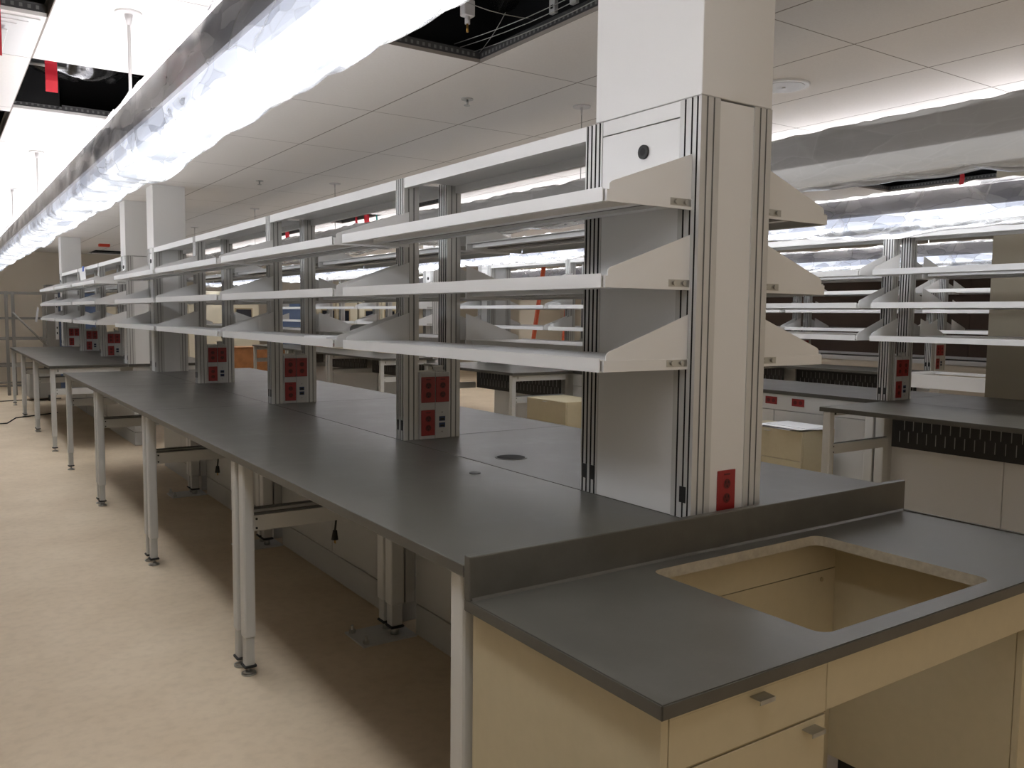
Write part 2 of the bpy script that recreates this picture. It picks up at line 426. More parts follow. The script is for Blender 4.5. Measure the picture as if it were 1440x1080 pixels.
def make_bench(X, side, y0, y1, label, group, peg=False, endframe=False, top=True, seam=.0, holes=(), legs=None):
    f = shelf_side(X, side)
    xo = WL if side == 'L' else -(WR-XR)
    xi = -.0015 if side == 'L' else XR-.0015
    t = thing('lab_bench', label, 'bench', (f(xo/2), (y0+y1)/2, FL), group)
    g = .0012
    if top:
        m = M(); m.box(f(xo), y0+g, ZT-.030, f(xi), y1-g, ZT-.0005, TOP, .003, 2); w = m.add('worktop', t)
        for (hx, hy, r, kind) in holes:
            m = M()
            if kind == 'hole':
                m.cyl((hx, hy, ZT-.0006), (hx, hy, ZT+.0012), r, GROOVE, 40); m.cyl((hx, hy, ZT), (hx, hy, ZT+.0015), r*.88, SLOT, 40)
                m.add('cup_sink', w)
            else:
                m.cyl((hx, hy, ZT-.0006), (hx, hy, ZT+.0015), r, PEG, 24); m.add('hole_cap', w)
    xl = xo+.036
    zt = ZT-.03 if top else ZT-.02
    for yy in legs or (y0+.055, y1-.05):
        leg_parts(t, f(xl), yy, zt)
        m = M(); m.box(f(xl+.024), yy-.02, .648, f(-.078), yy+.02, .712, LEG); m.box(f(xl+.024), yy-.008, .713, f(-.078), yy+.008, .719, GROOVE)
        for dz in (.660, .698): m.cyl((f(xl+.034), yy-.021, dz), (f(xl+.034), yy-.0235, dz), .005, SLOT, 8)
        m.add('side_rail', t)
        m = M()
        if endframe: m.box(f(xl+.024), yy-.022, zt-.06, f(-.078), yy+.022, zt-.002, LEG); m.box(f(xl+.045), yy-.0225, zt-.04, f(xl+.053), yy-.021, zt-.012, SLOT)
        else: m.box(f(xl+.024), yy-.02, zt-.028, f(-.078), yy+.02, zt-.002, LEG); m.box(f(xl+.026), yy-.022, zt-.022, f(xl+.05), yy+.022, zt-.006, SLOT)
        m.add('top_bracket', t)
    if not top:
        m = M()
        for a, b in ((xo, xo+.04), (-.06, -.02)): m.box(f(a), y0, ZT-.03, f(b), y1, ZT, WHITE)
        for yy in (y0, y1-.04): m.box(f(xo), yy, ZT-.03, f(-.02), yy+.04, ZT, WHITE)
        m.box(f(xo), y0, ZT-.14, f(xo+.02), y1, ZT-.03, WHITE)
        m.add('open_top_frame', t)
    if peg:
        m = M(); face = f(-.086); slot_board(m, f(-.085), f(-.08), y0+.1, y1-.1, .655, ZT-.031, face); m.add('slotted_board', t)
    return t

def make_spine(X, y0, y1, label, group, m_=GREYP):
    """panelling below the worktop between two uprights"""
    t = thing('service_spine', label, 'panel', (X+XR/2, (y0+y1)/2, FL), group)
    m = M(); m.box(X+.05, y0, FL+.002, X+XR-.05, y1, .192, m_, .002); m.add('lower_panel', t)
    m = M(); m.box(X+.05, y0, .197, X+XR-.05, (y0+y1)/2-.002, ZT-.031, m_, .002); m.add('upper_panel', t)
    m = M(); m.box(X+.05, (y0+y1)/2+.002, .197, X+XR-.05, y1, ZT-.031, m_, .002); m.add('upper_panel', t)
    return t

def make_support(X, y, label, group):
    t = thing('spine_support', label, 'support', (X+XR/2, y+.06, FL), group)
    m = M(); m.box(X-.225, y-.045, FL, X+.045, y+.165, FL+.008, LEGIN); m.add('base_plate', t)
    m = M()
    for bx, by in ((-.2, -.02), (-.2, .135)):
        m.cyl((X+bx, y+by, FL+.008), (X+bx, y+by, FL+.045), .007, STEEL, 10); m.cyl((X+bx, y+by, FL+.008), (X+bx, y+by, FL+.024), .015, STEEL, 6)
    m.add('anchor_bolt', t)
    for yy in (y+.02, y+.105):
        m = M(); m.box(X-.072, yy-.034, .2, X-.004, yy+.034, ZT-.031, LEG, .008, 2); l = m.add('leg', t)
        m = M(); m.box(X-.066, yy-.028, .1, X-.010, yy+.028, .2, LEGIN, .006, 2); m.box(X-.074, yy-.036, .088, X-.002, yy+.036, .1, RUBBER, .006); m.cyl((X-.038, yy, FL+.008), (X-.038, yy, .09), .02, STEEL, 14); m.add('foot', l)
    m = M(); m.box(X+.005, y-.005, .2, X+.049, y+.13, ZT-.031, ALU); m.add('inner_post', t)
    return t

U = [1.817, 3.652, 5.480]
BAYS = [(.061, 1.768), (1.870, 3.600), (3.700, 5.432), (5.512, 7.252)]
TIERS = [('top', 1.872), ('middle', 1.649), ('bottom', 1.426)]
_sh = {}
def shelves(X, bays, where, rowkey, sides=('L', 'R'), tiers=TIERS, start=0):
    for side in sides:
        sname = 'near' if side == 'L' else 'far'
        for bi, (y0, y1) in enumerate(bays):
            for tn, zl in tiers:
                lab = '%s white shelf, %s bay back, %s side of %s' % (tn, ORD[bi+start], 'left' if side == 'L' else 'right', where)
                grp = 'shelves along ' + where
                key = (side, round(y1-y0, 3))
                f = shelf_side(X, side)
                if key not in _sh:
                    _sh[key] = make_shelf(X, side, y0, y1, zl, lab, 'shelf', grp)
                else:
                    copy_tree(_sh[key], (f(-.16), (y0+y1)/2, zl-.037), lab, 'shelf', grp)
_up = []
def upright(X, y, label, group):
    if not _up: _up.append(make_upright(X, y, label, group))
    else: copy_tree(_up[0], (X+XR/2, y+.04, ZT), label, None, group)
_su = []
def support(X, y, label, group):
    if not _su: _su.append(make_support(X, y, label, group))
    else: copy_tree(_su[0], (X+XR/2, y+.06, FL), label, None, group)
def rails(X, ys, where):
    for k, (a, b) in enumerate(ys):
        make_rail(X, a, b, 'white top rail, %s bay back on %s' % (ORD[k], where), 'top rails of '+where)

# ================= row A, the long bench in the middle
A = 'the long middle bench'
make_column(0, .032, .500, .453, 'tall white column enclosure with red outlet right behind the sink counter', near=True)
for k, y in enumerate(U):
    upright(0, y, 'aluminium post frame with three red outlets, %s one behind the near column' % ORD[k], 'post frames of '+A)
make_column(0, 7.026, .288, .288, 'white column enclosure at the far end of the long middle bench', group='far columns at left')
shelves(0, BAYS, A, 'A')
rails(0, [(.533, 1.816), (1.899, 3.651), (3.734, 5.479), (5.562, 7.025)], A)
TB = [(0.0, 1.829), (1.829, 3.660), (3.660, 5.500), (5.500, 7.290)]
for k, (a, b) in enumerate(TB):
    if k != 1:
        make_bench(0, 'L', a, b if k else 3.66, 'dark grey topped bench on pale legs, %s section back, left of the post frames' % ORD[max(k-1, 0)], 'benches of '+A,
                   holes=[(-.141, .971, .021, 'cap')] if k == 0 else (), legs=None if k else (.055, 1.779, 1.884, 3.61))
    make_bench(0, 'R', a, b if k else 1.875, 'dark grey bench section, %s back, right of the middle post frames' % ORD[k], 'benches of '+A,
               holes=[(.166, 1.188, .066, 'hole')] if k == 0 else ()) if k != 1 else \
    make_bench(0, 'R', 1.875, b, 'dark grey bench section, second back, right of the middle post frames', 'benches of '+A)
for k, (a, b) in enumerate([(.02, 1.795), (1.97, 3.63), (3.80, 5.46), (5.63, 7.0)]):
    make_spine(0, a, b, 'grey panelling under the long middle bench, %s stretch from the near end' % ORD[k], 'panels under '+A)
for k, y in enumerate(U):
    support(0, y, 'pale double leg bolted to the floor under the long bench, %s from the near end' % ORD[k], 'supports under '+A)
for k, (x, y) in enumerate(((-.2, 2.135), (-.2, 4.175))):
    m = M()
    m.tube([(x+.03, y, .92), (x+.02, y, .75), (x+.012, y, .62), (x+.002, y+.004, .56), (x-.004, y+.006, .50)], .005, RUBBER, 8)
    t = thing('power_cord', ['black power cord with plug hanging under the nearest bench section', 'black power cord hanging under the second bench section'][k], 'cord', (x, y, .44), 'hanging cords')
    c = m.add('cord', t)
    m = M(); m.cyl((x-.004, y+.006, .50), (x-.006, y+.006, .455), .010, RUBBER, 12, .017)
    for d in (-.006, .006): m.box(x-.007, y+.006+d-.001, .436, x-.003, y+.006+d+.001, .457, BRASS)
    m.add('plug', t)

# ================= sink counter and cabinets at the near end
def sink_counter():
    zs, D, sl = .882, -.651, .029
    t = thing('sink_counter', 'dark grey counter with rectangular sink cutout and upstand, nearest the camera', 'counter', (.1, -.32, zs-sl))
    m = M(); bm = m.bm; it, ir = m.mi(TOP), m.mi(RAW)
    outer = [(WL, D), (WR, D), (WR, 0), (WL, 0)]
    x0, x1, y0, y1, r = -.256, .432, -.596, -.078, .032
    inner = []
    for cx, cy, a in ((x1-r, y0+r, -90), (x1-r, y1-r, 0), (x0+r, y1-r, 90), (x0+r, y0+r, 180)):
        for k in range(7):
            q = math.radians(a+90*k/6); inner.append((cx+r*math.cos(q), cy+r*math.sin(q)))
    def loop(pts, z):
        v = [bm.verts.new((p[0], p[1], z)) for p in pts]
        return v, [bm.edges.new((v[i], v[(i+1) % len(v)])) for i in range(len(v))]
    for z in (zs, zs-sl):
        vo, eo = loop(outer, z); vi, ei = loop(inner, z)
        res = bmesh.ops.triangle_fill(bm, edges=eo+ei, use_beauty=True)
        for g in res['geom']:
            if isinstance(g, bmesh.types.BMFace): g.material_index = it
        if z == zs: top_o, top_i = vo, vi
        else: bot_o, bot_i = vo, vi
    for tp, bt, mi in ((top_o, bot_o, it), (top_i, bot_i, ir)):
        n = len(tp)
        for i in range(n): bm.faces.new([tp[i], tp[(i+1) % n], bt[(i+1) % n], bt[i]]).material_index = mi
    bmesh.ops.recalc_face_normals(bm, faces=bm.faces)
    bev = [e for e in bm.edges if (e.verts[0] in top_o+bot_o and e.verts[1] in top_o+bot_o and len(e.link_faces) == 2 and len({f.normal.to_tuple(1) for f in e.link_faces}) == 2)]
    bmesh.ops.bevel(bm, geom=bev, offset=.0025, segments=2, affect='EDGES')
    m.box(WR-.012, D+.004, zs-.001, WR, -.026, zs+.004, TOP, .0015)
    m.add('counter_slab', t)
    m = M(); m.box(WL, -.0256, zs-.002, WR, -.0005, .985, TOP, .003, 2)
    m.prism([(-.0256, zs-.001), (-.033, zs-.001), (-.0256, zs+.006)], 'x', WL+.006, WR-.006, TOP)
    m.add('upstand', t)
    m = M(); m.box(-.2878, -.631, .741, .5995, -.613, .8529, BEIGE, .001); ap = m.add('apron', t); ap['label'] = 'beige apron board below the sink cutout'
sink_counter()

def tab_handle(m, x, z, y):
    m.box(x-.021, y-.026, z-.0025, x+.021, y, z, STEEL, .0008); m.box(x-.021, y-.0265, z-.009, x+.021, y-.0245, z, STEEL)
def drawer_cabinet():
    t = thing('drawer_cabinet', 'beige laminate drawer cabinet under the left end of the sink counter', 'cabinet', (-.52, -.31, FL))
    xa, xb, yf, yb, zt, zb = -.752, -.288, -.612, -.012, .852, .12
    m = M()
    m.box(xa, yf, zb, xa+.018, yb, zt, BEIGE); m.box(xb-.018, yf, zb, xb, yb, zt, BEIGE)
    m.box(xa+.018, yb-.012, zb, xb-.018, yb, zt, BEIGE); m.box(xa+.018, yf, zb, xb-.018, yb-.012, zb+.018, BEIGE); m.box(xa+.018, yf, zt-.018, xb-.018, yb-.012, zt, BEIGE)
    m.add('carcass', t)
    m = M(); m.box(xa+.03, yf+.06, FL, xb-.03, yb-.03, zb, RUBBER); m.add('plinth', t)
    m = M(); m.box(xa-.001, yf-.019, zb, xa+.016, yf-.001, zt, BEIGE); m.add('front_stile', t)
    z = .838
    for zl, hx in ((.738, -.504), (.47, -.344), (.135, -.42)):
        m = M(); m.box(xa+.019, yf-.019, zl+.0015, xb-.002, yf-.001, z, BEIGE, .001); m.box(xa+.0185, yf-.0188, zl, xb-.0015, yf-.001, zl+.0015, BEIGED)
        d = m.add('drawer', t)
        m = M(); tab_handle(m, hx, z-.008 if zl > .7 else z-.012, yf-.019); m.add('tab_handle', d)
        z = zl-.004
    m = M(); m.box(xa+.019, yf-.019, .838, xb-.002, yf-.003, .852, BEIGE); m.add('top_strip', t)
drawer_cabinet()
def base_cabinet():
    t = thing('base_cabinet', 'plain beige laminate cabinet under the right end of the sink counter', 'cabinet', (.78, -.31, FL))
    xa, xb, yf, yb, zt, zb = .600, .972, -.585, -.012, .852, .12
    m = M(); m.box(xa, yf, zb, xb, yb, zt, BEIGE); m.add('carcass', t)
    m = M(); m.box(xa+.003, yf-.019, zb, xb-.003, yf-.001, zt-.004, BEIGE, .001); d = m.add('door', t)
    m = M(); tab_handle(m, xa+.06, zt-.012, yf-.019); m.add('tab_handle', d)
    m = M(); m.box(xa+.04, yf+.06, FL, xb-.03, yb-.03, zb, RUBBER); m.add('plinth', t)
base_cabinet()
t = thing('knee_space_backing', 'beige back panel with a seam, seen down through the sink cutout', 'panel', (.15, -.02, FL))
m = M(); m.box(-.287, -.03, .745, .599, -.012, .851, BEIGE); m.add('upper_board', t)
m = M(); m.box(-.287, -.03, FL, .599, -.012, .742, BEIGE); m.cyl((.53, -.03, .715), (.53, -.033, .715), .007, BEIGED, 14); m.add('lower_board', t)

# ================= row A, second bench beyond the gap
A2 = 'the far left bench'
Y2 = 8.452
make_column(0, Y2, .288, .288, 'white column enclosure at the near end of the far left bench', group='far columns at left')
for k, y in enumerate((10.285, 12.115)):
    upright(0, y, 'small looking post frame with red outlets, %s one back on the far left bench' % ORD[k], 'post frames of '+A2)
make_column(0, 14.02, .288, .288, 'white column enclosure farthest back at left, before the rear wall', group='far columns at left')
for bx in [0]:
    m = M(); t = thing('outlet_box', 'outlet panel with red sockets on the farthest left column', 'outlet', (.15, 14.0, ZT))
    m.box(.0765, 14.008, ZT, .232, 14.020, 1.272, PLATE); p = m.add('panel_plate', t)
    for (ox, oz) in ((.0815, 1.131), (.1575, 1.131), (.0815, .977)):
        m = M(); outlet_mesh(m, ox, 14.008, oz, .071, .119); m.add('red_outlet', p)
BAY2 = [(Y2+.02, 10.23), (10.33, 12.06), (12.16, 14.05)]
shelves(0, BAY2, A2, 'A2')
rails(0, [(Y2+.29, 10.284), (10.367, 12.114), (12.197, 14.019)], A2)
for k, (a, b) in enumerate(((Y2, 10.30), (10.30, 12.07), (12.07, 13.86))):
    make_bench(0, 'L', a, b, 'dark topped bench on white legs, %s section back on the far left' % ORD[k], 'benches of '+A2, endframe=True)
    make_bench(0, 'R', a, b, 'dark topped bench section, %s back, behind the far left post frames' % ORD[k], 'benches of '+A2, endframe=True)
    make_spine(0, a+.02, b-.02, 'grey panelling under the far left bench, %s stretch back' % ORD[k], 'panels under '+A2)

# ================= row B, the bench across the right aisle
XB = 3.815
B = 'the bench row at right'
for k, y in enumerate(U):
    upright(XB, y, 'slotted aluminium post frame, %s one back on the bench row at right' % ORD[k], 'post frames of '+B)
make_column(XB, 7.026, .288, .288, 'white column enclosure with dark grommet in the bench row at right', group='columns at right')
shelves(XB, BAYS, B, 'B')
rails(XB, [(.1, 1.816), (1.899, 3.651), (3.734, 5.479), (5.562, 7.025)], B)
make_bench(XB, 'L', -.02, 1.815, 'dark topped bench with slotted black board below, right edge of the photo', 'benches of '+B, peg=True)
make_bench(XB, 'L', 5.40, 7.29, 'dark topped bench with white end frame and black board, beyond the beige cabinet', 'benches of '+B, peg=True, endframe=True)
for k, (a, b) in enumerate([(-.02, 1.86), (1.86, 3.66), (3.66, 5.5), (5.5, 7.29)]):
    make_bench(XB, 'R', a, b, 'dark bench section, %s back, behind the post frames of the right row' % ORD[k], 'benches of '+B)
for k, (a, b) in enumerate([(0.25, 1.795), (1.90, 3.63), (3.72, 5.46), (5.60, 7.0)]):
    if k in (1, 2):
        t = thing('service_spine', ['white spine panel with red outlets above the papers', 'white spine panel with red outlets behind the second beige cabinet'][k-1], 'panel', (XB+XR/2, (a+b)/2, FL), 'panels under '+B)
        m = M(); m.box(XB+.05, a, .80, XB+XR-.05, b, ZT-.031, PANEL, .002); p = m.add('outlet_fascia', t)
        for yy in (2.60, 2.86, 3.3) if k == 1 else (4.0, 4.4, 5.1):
            m = M(); x = XB+.05
            m.box(x-.005, yy-.058, .842, x, yy+.058, .902, RED, .0015)
            for d in (-.025, .025): m.cyl((x-.0065, yy+d, .872), (x-.003, yy+d, .872), .016, DRED, 16)
            m.add('red_outlet', p)
        mid = a+.93 if k == 1 else (a+b)/2
        for (ya, yb) in ((a, mid-.002), (mid+.002, b)):
            m = M(); m.box(XB+.05, ya, FL+.15, XB+XR-.05, yb, .796, PANEL, .002); m.add('upper_panel', t)
        m = M(); m.box(XB+.05, a, FL+.002, XB+XR-.05, b, FL+.146, PANEL, .002); m.add('lower_panel', t)
    else:
        make_spine(XB, a, b, ['beige white panelling under the bench at the right edge of the photo', '', '', 'pale panelling under the right row beside its column'][k], 'panels under '+B, PANEL)
support(XB, 1.817-.02, 'pale double leg under the bench with the black slotted board', 'supports under '+B)

def beige_cab(x0, y0, x1, y1, label):
    t = thing('pedestal_cabinet', label, 'cabinet', ((x0+x1)/2, (y0+y1)/2, FL), 'beige pedestal cabinets')
    m = M(); m.box(x0, y0, FL+.06, x1, y1, .72, BEIGE, .002); m.add('carcass', t)
    m = M(); m.box(x0-.018, y0+.003, FL+.07, x0-.001, y1-.003, .50, BEIGE, .001); m.box(x0-.018, y0+.003, .504, x0-.001, y1-.003, .718, BEIGE, .001); d = m.add('drawer', t)
    m = M(); m.box(x0-.045, (y0+y1)/2-.025, .70, x0-.018, (y0+y1)/2+.025, .703, STEEL); m.add('tab_handle', d)
    m = M()
    for a in (x0+.06, x1-.06):
        for b in (y0+.06, y1-.06): m.cyl((a, b, FL), (a, b, FL+.06), .025, RUBBER, 12)
    m.add('caster', t)
beige_cab(3.40, 2.19, 3.76, 2.80, 'beige pedestal cabinet carrying loose papers, by the white panel')
beige_cab(3.19, 4.69, 3.64, 5.33, 'beige pedestal cabinet with bare top, seen past the near column')
for k in range(5):
    m = M(); a = random.uniform(-.35, .35); cx, cy = 3.55+random.uniform(-.05, .05), 2.45+random.uniform(-.08, .08)
    z = .7215+k*.004; c, s_ = math.cos(a), math.sin(a)
    pts = [(cx+u*c-v*s_, cy+u*s_+v*c) for u, v in ((-.13, -.2), (.13, -.2), (.13, .2), (-.13, .2))]
    m.prism(pts, 'z', z, z+.0035, PAPER)
    single(m, 'paper_sheets', 'loose white papers lying on the beige pedestal cabinet', 'paper', (cx, cy, z), 'papers on the cabinet')

# second bench group of row B
B2 = 'the far bench row at right'
make_column(XB, Y2, .288, .288, 'white column enclosure at the near end of the far right bench row', group='columns at right')
for k, y in enumerate((10.285, 12.115)):
    upright(XB, y, 'distant post frame, %s one back on the far right bench row' % ORD[k], 'post frames of '+B2)
shelves(XB, BAY2, B2, 'B2', sides=('L',))
rails(XB, [(Y2+.29, 10.284), (10.367, 12.114), (12.197, 14.0)], B2)
for k, (a, b) in enumerate(((Y2, 10.30), (10.30, 12.07), (12.07, 13.86))):
    make_bench(XB, 'L', a, b, 'distant dark topped bench with black board, %s section back on the far right row' % ORD[k], 'benches of '+B2, peg=True, endframe=True)
    make_spine(XB, a+.02, b-.02, 'pale panelling under the far right bench row, %s stretch back' % ORD[k], 'panels under '+B2, PANEL)

# ================= row C, beyond
XC = 7.60
C_ = 'the rearmost bench row at right'
for k, y in enumerate(U[1:]):
    upright(XC, y, 'post frame with red outlets, %s one back on the rearmost row at right' % ORD[k], 'post frames of '+C_)
make_column(XC, 7.026, .288, .288, 'white column enclosure in the rearmost bench row at right', group='columns at right')
shelves(XC, BAYS[1:], C_, 'C', sides=('L', 'R'), tiers=TIERS)
rails(XC, [(1.9, 3.651), (3.734, 5.479), (5.562, 7.025)], C_)
for k, (a, b) in enumerate(((3.66, 5.5), (5.5, 7.29))):
    make_bench(XC, 'L', a, b, 'bench with slotted black board, %s section back on the rearmost row' % ORD[k], 'benches of '+C_, peg=True)
    make_spine(XC, a+.02, b-.02, 'pale panelling under the rearmost row at right, %s stretch back' % ORD[k], 'panels under '+C_, PANEL)
make_bench(XC, 'L', 2.2, 3.62, 'white metal bench frame without a worktop, seen behind the right bench', 'benches of '+C_, top=False)

# ================= fixtures
def make_fixture(x, y0, y1, lens, label, rods, seed, step=.028, sagamp=1., watts=3.9, side=2.7):
    t = thing('pendant_light', label, 'light', (x, (y0+y1)/2, 2.175), 'wrapped pendant lights')
    h = .098
    m = M(); m.box(x-h, y0, 2.175, x-h+.006, y1, 2.285, HOUS); m.box(x+h-.006, y0, 2.175, x+h, y1, 2.285, HOUS)
    m.box(x-h+.006, y0, 2.215, x+h-.006, y1, 2.235, HOUS); m.box(x-h, y0-.004, 2.175, x+h, y0, 2.285, HOUS); m.box(x-h, y1, 2.175, x+h, y1+.004, 2.285, HOUS)
    m.add('housing', t)
    m = M(); m.box(x-h+.008, y0+.01, 2.236, x+h-.008, y1-.01, 2.262, UPL if lens is LENS_ON else LENS_OFF); m.add('uplight_lens', t)
    m = M(); m.box(x-h+.008, y0+.01, 2.114, x+h-.008, y1-.01, 2.174, lens, .006); m.add('lower_lens', t)
    # film wrapped all round, crumpled and sagging
    m = M(); bm = m.bm; i = m.mi(WRAP if lens is LENS_ON else WRAPH); n = 40; rows = []
    ny = int((y1-y0)/step)
    for j in range(ny+1):
        y = y0-.03+(y1-y0+.06)*j/ny
        sag = .006+.055*sagamp*max(0, noise.noise((seed, y*1.2, 0))+.12)+.026*sagamp*abs(noise.noise((seed+5, y*3.7, 0)))
        ring = []
        for k in range(n):
            a = 2*math.pi*k/n; ca, sa = math.cos(a), math.sin(a)
            sx = math.copysign(abs(ca)**.36, ca); sz = math.copysign(abs(sa)**.36, sa)
            cr = max(0, noise.noise((ca*3+seed, y*6, sa*3)))*.010+abs(noise.noise((ca*1.1+seed, y*2.4+sa*.8, sa*1.1)))*.016
            px = sx*(.112+cr*.7); z = 2.215+(sz*(.083+cr*.9+(.022*abs(noise.noise((seed, y*8, 3.3)))+.012*abs(noise.noise((seed, y*21, 1.7))))*sz*sz) if sz > 0 else sz*(.116+sag+cr*.9))
            if sz < 0: px *= 1-.10*(sag/.05)*abs(sa)**2*(.4 if sag < .02 else .8)
            ring.append(bm.verts.new((x+px, y+noise.noise((ca*2, y*9, seed))*.008, z)))
        rows.append(ring)
    for Ra, Rb in zip(rows, rows[1:]):
        for k in range(n):
            f = bm.faces.new([Rb[k], Rb[(k+1) % n], Ra[(k+1) % n], Ra[k]]); f.material_index = i; f.smooth = True
    m.add('plastic_wrap', t)
    for y in rods:
        k = 1. if x < 0 else .42
        m = M(); m.cyl((x, y, 2.284), (x, y, ZC-.004), .0065*k, ROD if x < 0 else STEEL, 10); m.cyl((x, y, ZC-.05), (x, y, ZC-.006), .010*k, ROD, 12, .016*k); m.cyl((x, y, ZC-.008), (x, y, ZC), .052, ROD, 28)
        m.add('suspension_rod', t)
    if lens is LENS_ON:      # fixture's lamp row throws down; added one-sided fill brightens shelf lips and columns
        for nm, sx, w, spread, loc, rot in (('down_lamp', .16, watts, 104, (0, 0, -.065), (0, 0, 0)), ('added_side_lamp', .055, side, 175, (.0925, 0, -.032), (0, -math.pi/2, 0))):
            ld = bpy.data.lights.new(nm, 'AREA'); ld.shape = 'RECTANGLE'; ld.size = sx; ld.size_y = y1-y0-.1
            ld.energy = w*(y1-y0); ld.color = (.98, .99, .95); ld.spread = math.radians(spread)
            lo = bpy.data.objects.new(nm, ld); COL.objects.link(lo); lo.parent = t; lo.location = loc; lo.rotation_euler = rot
    return t
make_fixture(-1.065, -1.6, 17.2, LENS_ON, 'long lit pendant light wrapped in crumpled clear plastic over the left aisle', [-1.4, 2.16, 5.83, 8.25, 11.0], 1.3)
make_fixture(1.37, -1.6, 17.2, LENS_OFF, 'plastic wrapped pendant light with dark underside, just right of the near column', [-1.4, 2.27, 5.91, 8.29, 11.03], 4.1, .034)
make_fixture(3.15, -1.2, 17.2, LENS_ON, 'lit plastic wrapped pendant light above the aisle left of the right bench row', [.45, 4.1, 7.7, 11.2], 7.7, .034, 1.7)
make_fixture(6.65, 1.2, 17.2, LENS_ON, 'farthest lit plastic wrapped pendant light, glimpsed through the right shelves', [3.2, 6.8, 10.4], 12.2, .05, 1.2)

# ================= room
x0r, x1r, y0r, y1r = -3.2, 11.2, -3.6, 18.4
m = M(); m.box(x0r, y0r, FL-.1, x1r, y1r, FL, FLOORM); struct(m.add('floor'))
OPEN = [(-.1435, .692, .4485, 1.900), (-1.3275, 3.108, -.7355, 4.300), (-1.9195, 1.20, -1.3275, 2.42), (-1.9195, 4.44, -1.3275, 5.524),
        (5.1845, 1.900, 5.7765, 3.108), (2.2245, 7.940, 2.8165, 9.148), (2.2245, 10.356, 2.8165, 11.564), (2.2245, 6.1, 2.8165, 7.1), (.95, 17.0, 2.4, 18.2)]
def ceiling():
    m = M()
    xs = sorted({x0r, x1r, *[GX+i*TX for i in range(-5, 20) if x0r < GX+i*TX < x1r], *[o[0] for o in OPEN], *[o[2] for o in OPEN]})
    ys = sorted({y0r, y1r, *[GY+i*TY for i in range(-4, 14) if y0r < GY+i*TY < y1r], *[o[1] for o in OPEN], *[o[3] for o in OPEN]})
    xs = [x for k, x in enumerate(xs) if k == 0 or x-xs[k-1] > 1e-4]; ys = [y for k, y in enumerate(ys) if k == 0 or y-ys[k-1] > 1e-4]
    for xa, xb in zip(xs, xs[1:]):
        for ya, yb in zip(ys, ys[1:]):
            cx, cy = (xa+xb)/2, (ya+yb)/2
            if any(o[0] < cx < o[2] and o[1] < cy < o[3] for o in OPEN): continue
            m.box(xa, ya, ZC, xb, yb, ZC+.016, CEIL)
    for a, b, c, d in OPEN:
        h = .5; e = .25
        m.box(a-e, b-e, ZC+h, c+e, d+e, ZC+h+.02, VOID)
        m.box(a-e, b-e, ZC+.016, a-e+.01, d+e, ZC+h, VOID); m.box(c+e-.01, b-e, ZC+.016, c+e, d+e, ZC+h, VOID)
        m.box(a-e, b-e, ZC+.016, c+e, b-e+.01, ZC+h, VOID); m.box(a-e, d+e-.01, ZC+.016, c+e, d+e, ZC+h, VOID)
        for (p, q, r, s) in ((a-.006, b-.006, a, d+.006), (c, b-.006, c+.006, d+.006), (a, b-.006, c, b), (a, d, c, d+.006)):
            m.box(p, q, ZC+.0165, r, s, ZC+.05, TBAR)
        for (p, q, r, s) in ((a, b, a+.012, d), (c-.012, b, c, d), (a, b, c, b+.012), (a, d-.012, c, d)):
            m.box(p, q, ZC+.045, r, s, ZC+.048, TBAR)
        # punched holes of the grid bars
        for k in range(int((c-a)/.03)):
            m.box(a+.01+k*.03, d-.0008, ZC+.025, a+.022+k*.03, d, ZC+.04, GROOVE)
        for k in range(int((d-b)/.03)):
            m.box(c-.0008, b+.01+k*.03, ZC+.025, c, b+.022+k*.03, ZC+.04, GROOVE)
    struct(m.add('ceiling'))
ceiling()
def black_sheet(o, label, seed, dz=0, dip=.12):
    a, b, c, d = o; m = M(); bm = m.bm; i = m.mi(BLACKPL); n = 34; g = []
    for j in range(n+1):
        for k in range(n+1):
            u, v = k/n, j/n; x = a-.2+(c-a+.4)*u; y = b-.2+(d-b+.4)*v
            z = ZC+dz+.34-dip*math.sin(math.pi*u)*math.sin(math.pi*v)+.05*noise.noise((x*5+seed, y*5, seed))+.03*abs(noise.noise((x*14, y*9+seed, 0)))
            g.append(bm.verts.new((x, y, z)))
    for j in range(n):
        for k in range(n):
            f = bm.faces.new([g[j*(n+1)+k], g[j*(n+1)+k+1], g[(j+1)*(n+1)+k+1], g[(j+1)*(n+1)+k]]); f.material_index = i; f.smooth = True
    bmesh.ops.solidify(bm, geom=bm.faces[:], thickness=.002)
    single(m, 'plastic_sheeting', label, 'plastic sheet', ((a+c)/2, (b+d)/2, ZC+.2), 'black sheets in the ceiling')
black_sheet(OPEN[1], 'shiny black plastic sheeting in the ceiling opening at upper left', 3.1, 0., .25)
black_sheet(OPEN[0], 'black plastic and ductwork in the ceiling opening left of the near column', 8.4, .13)
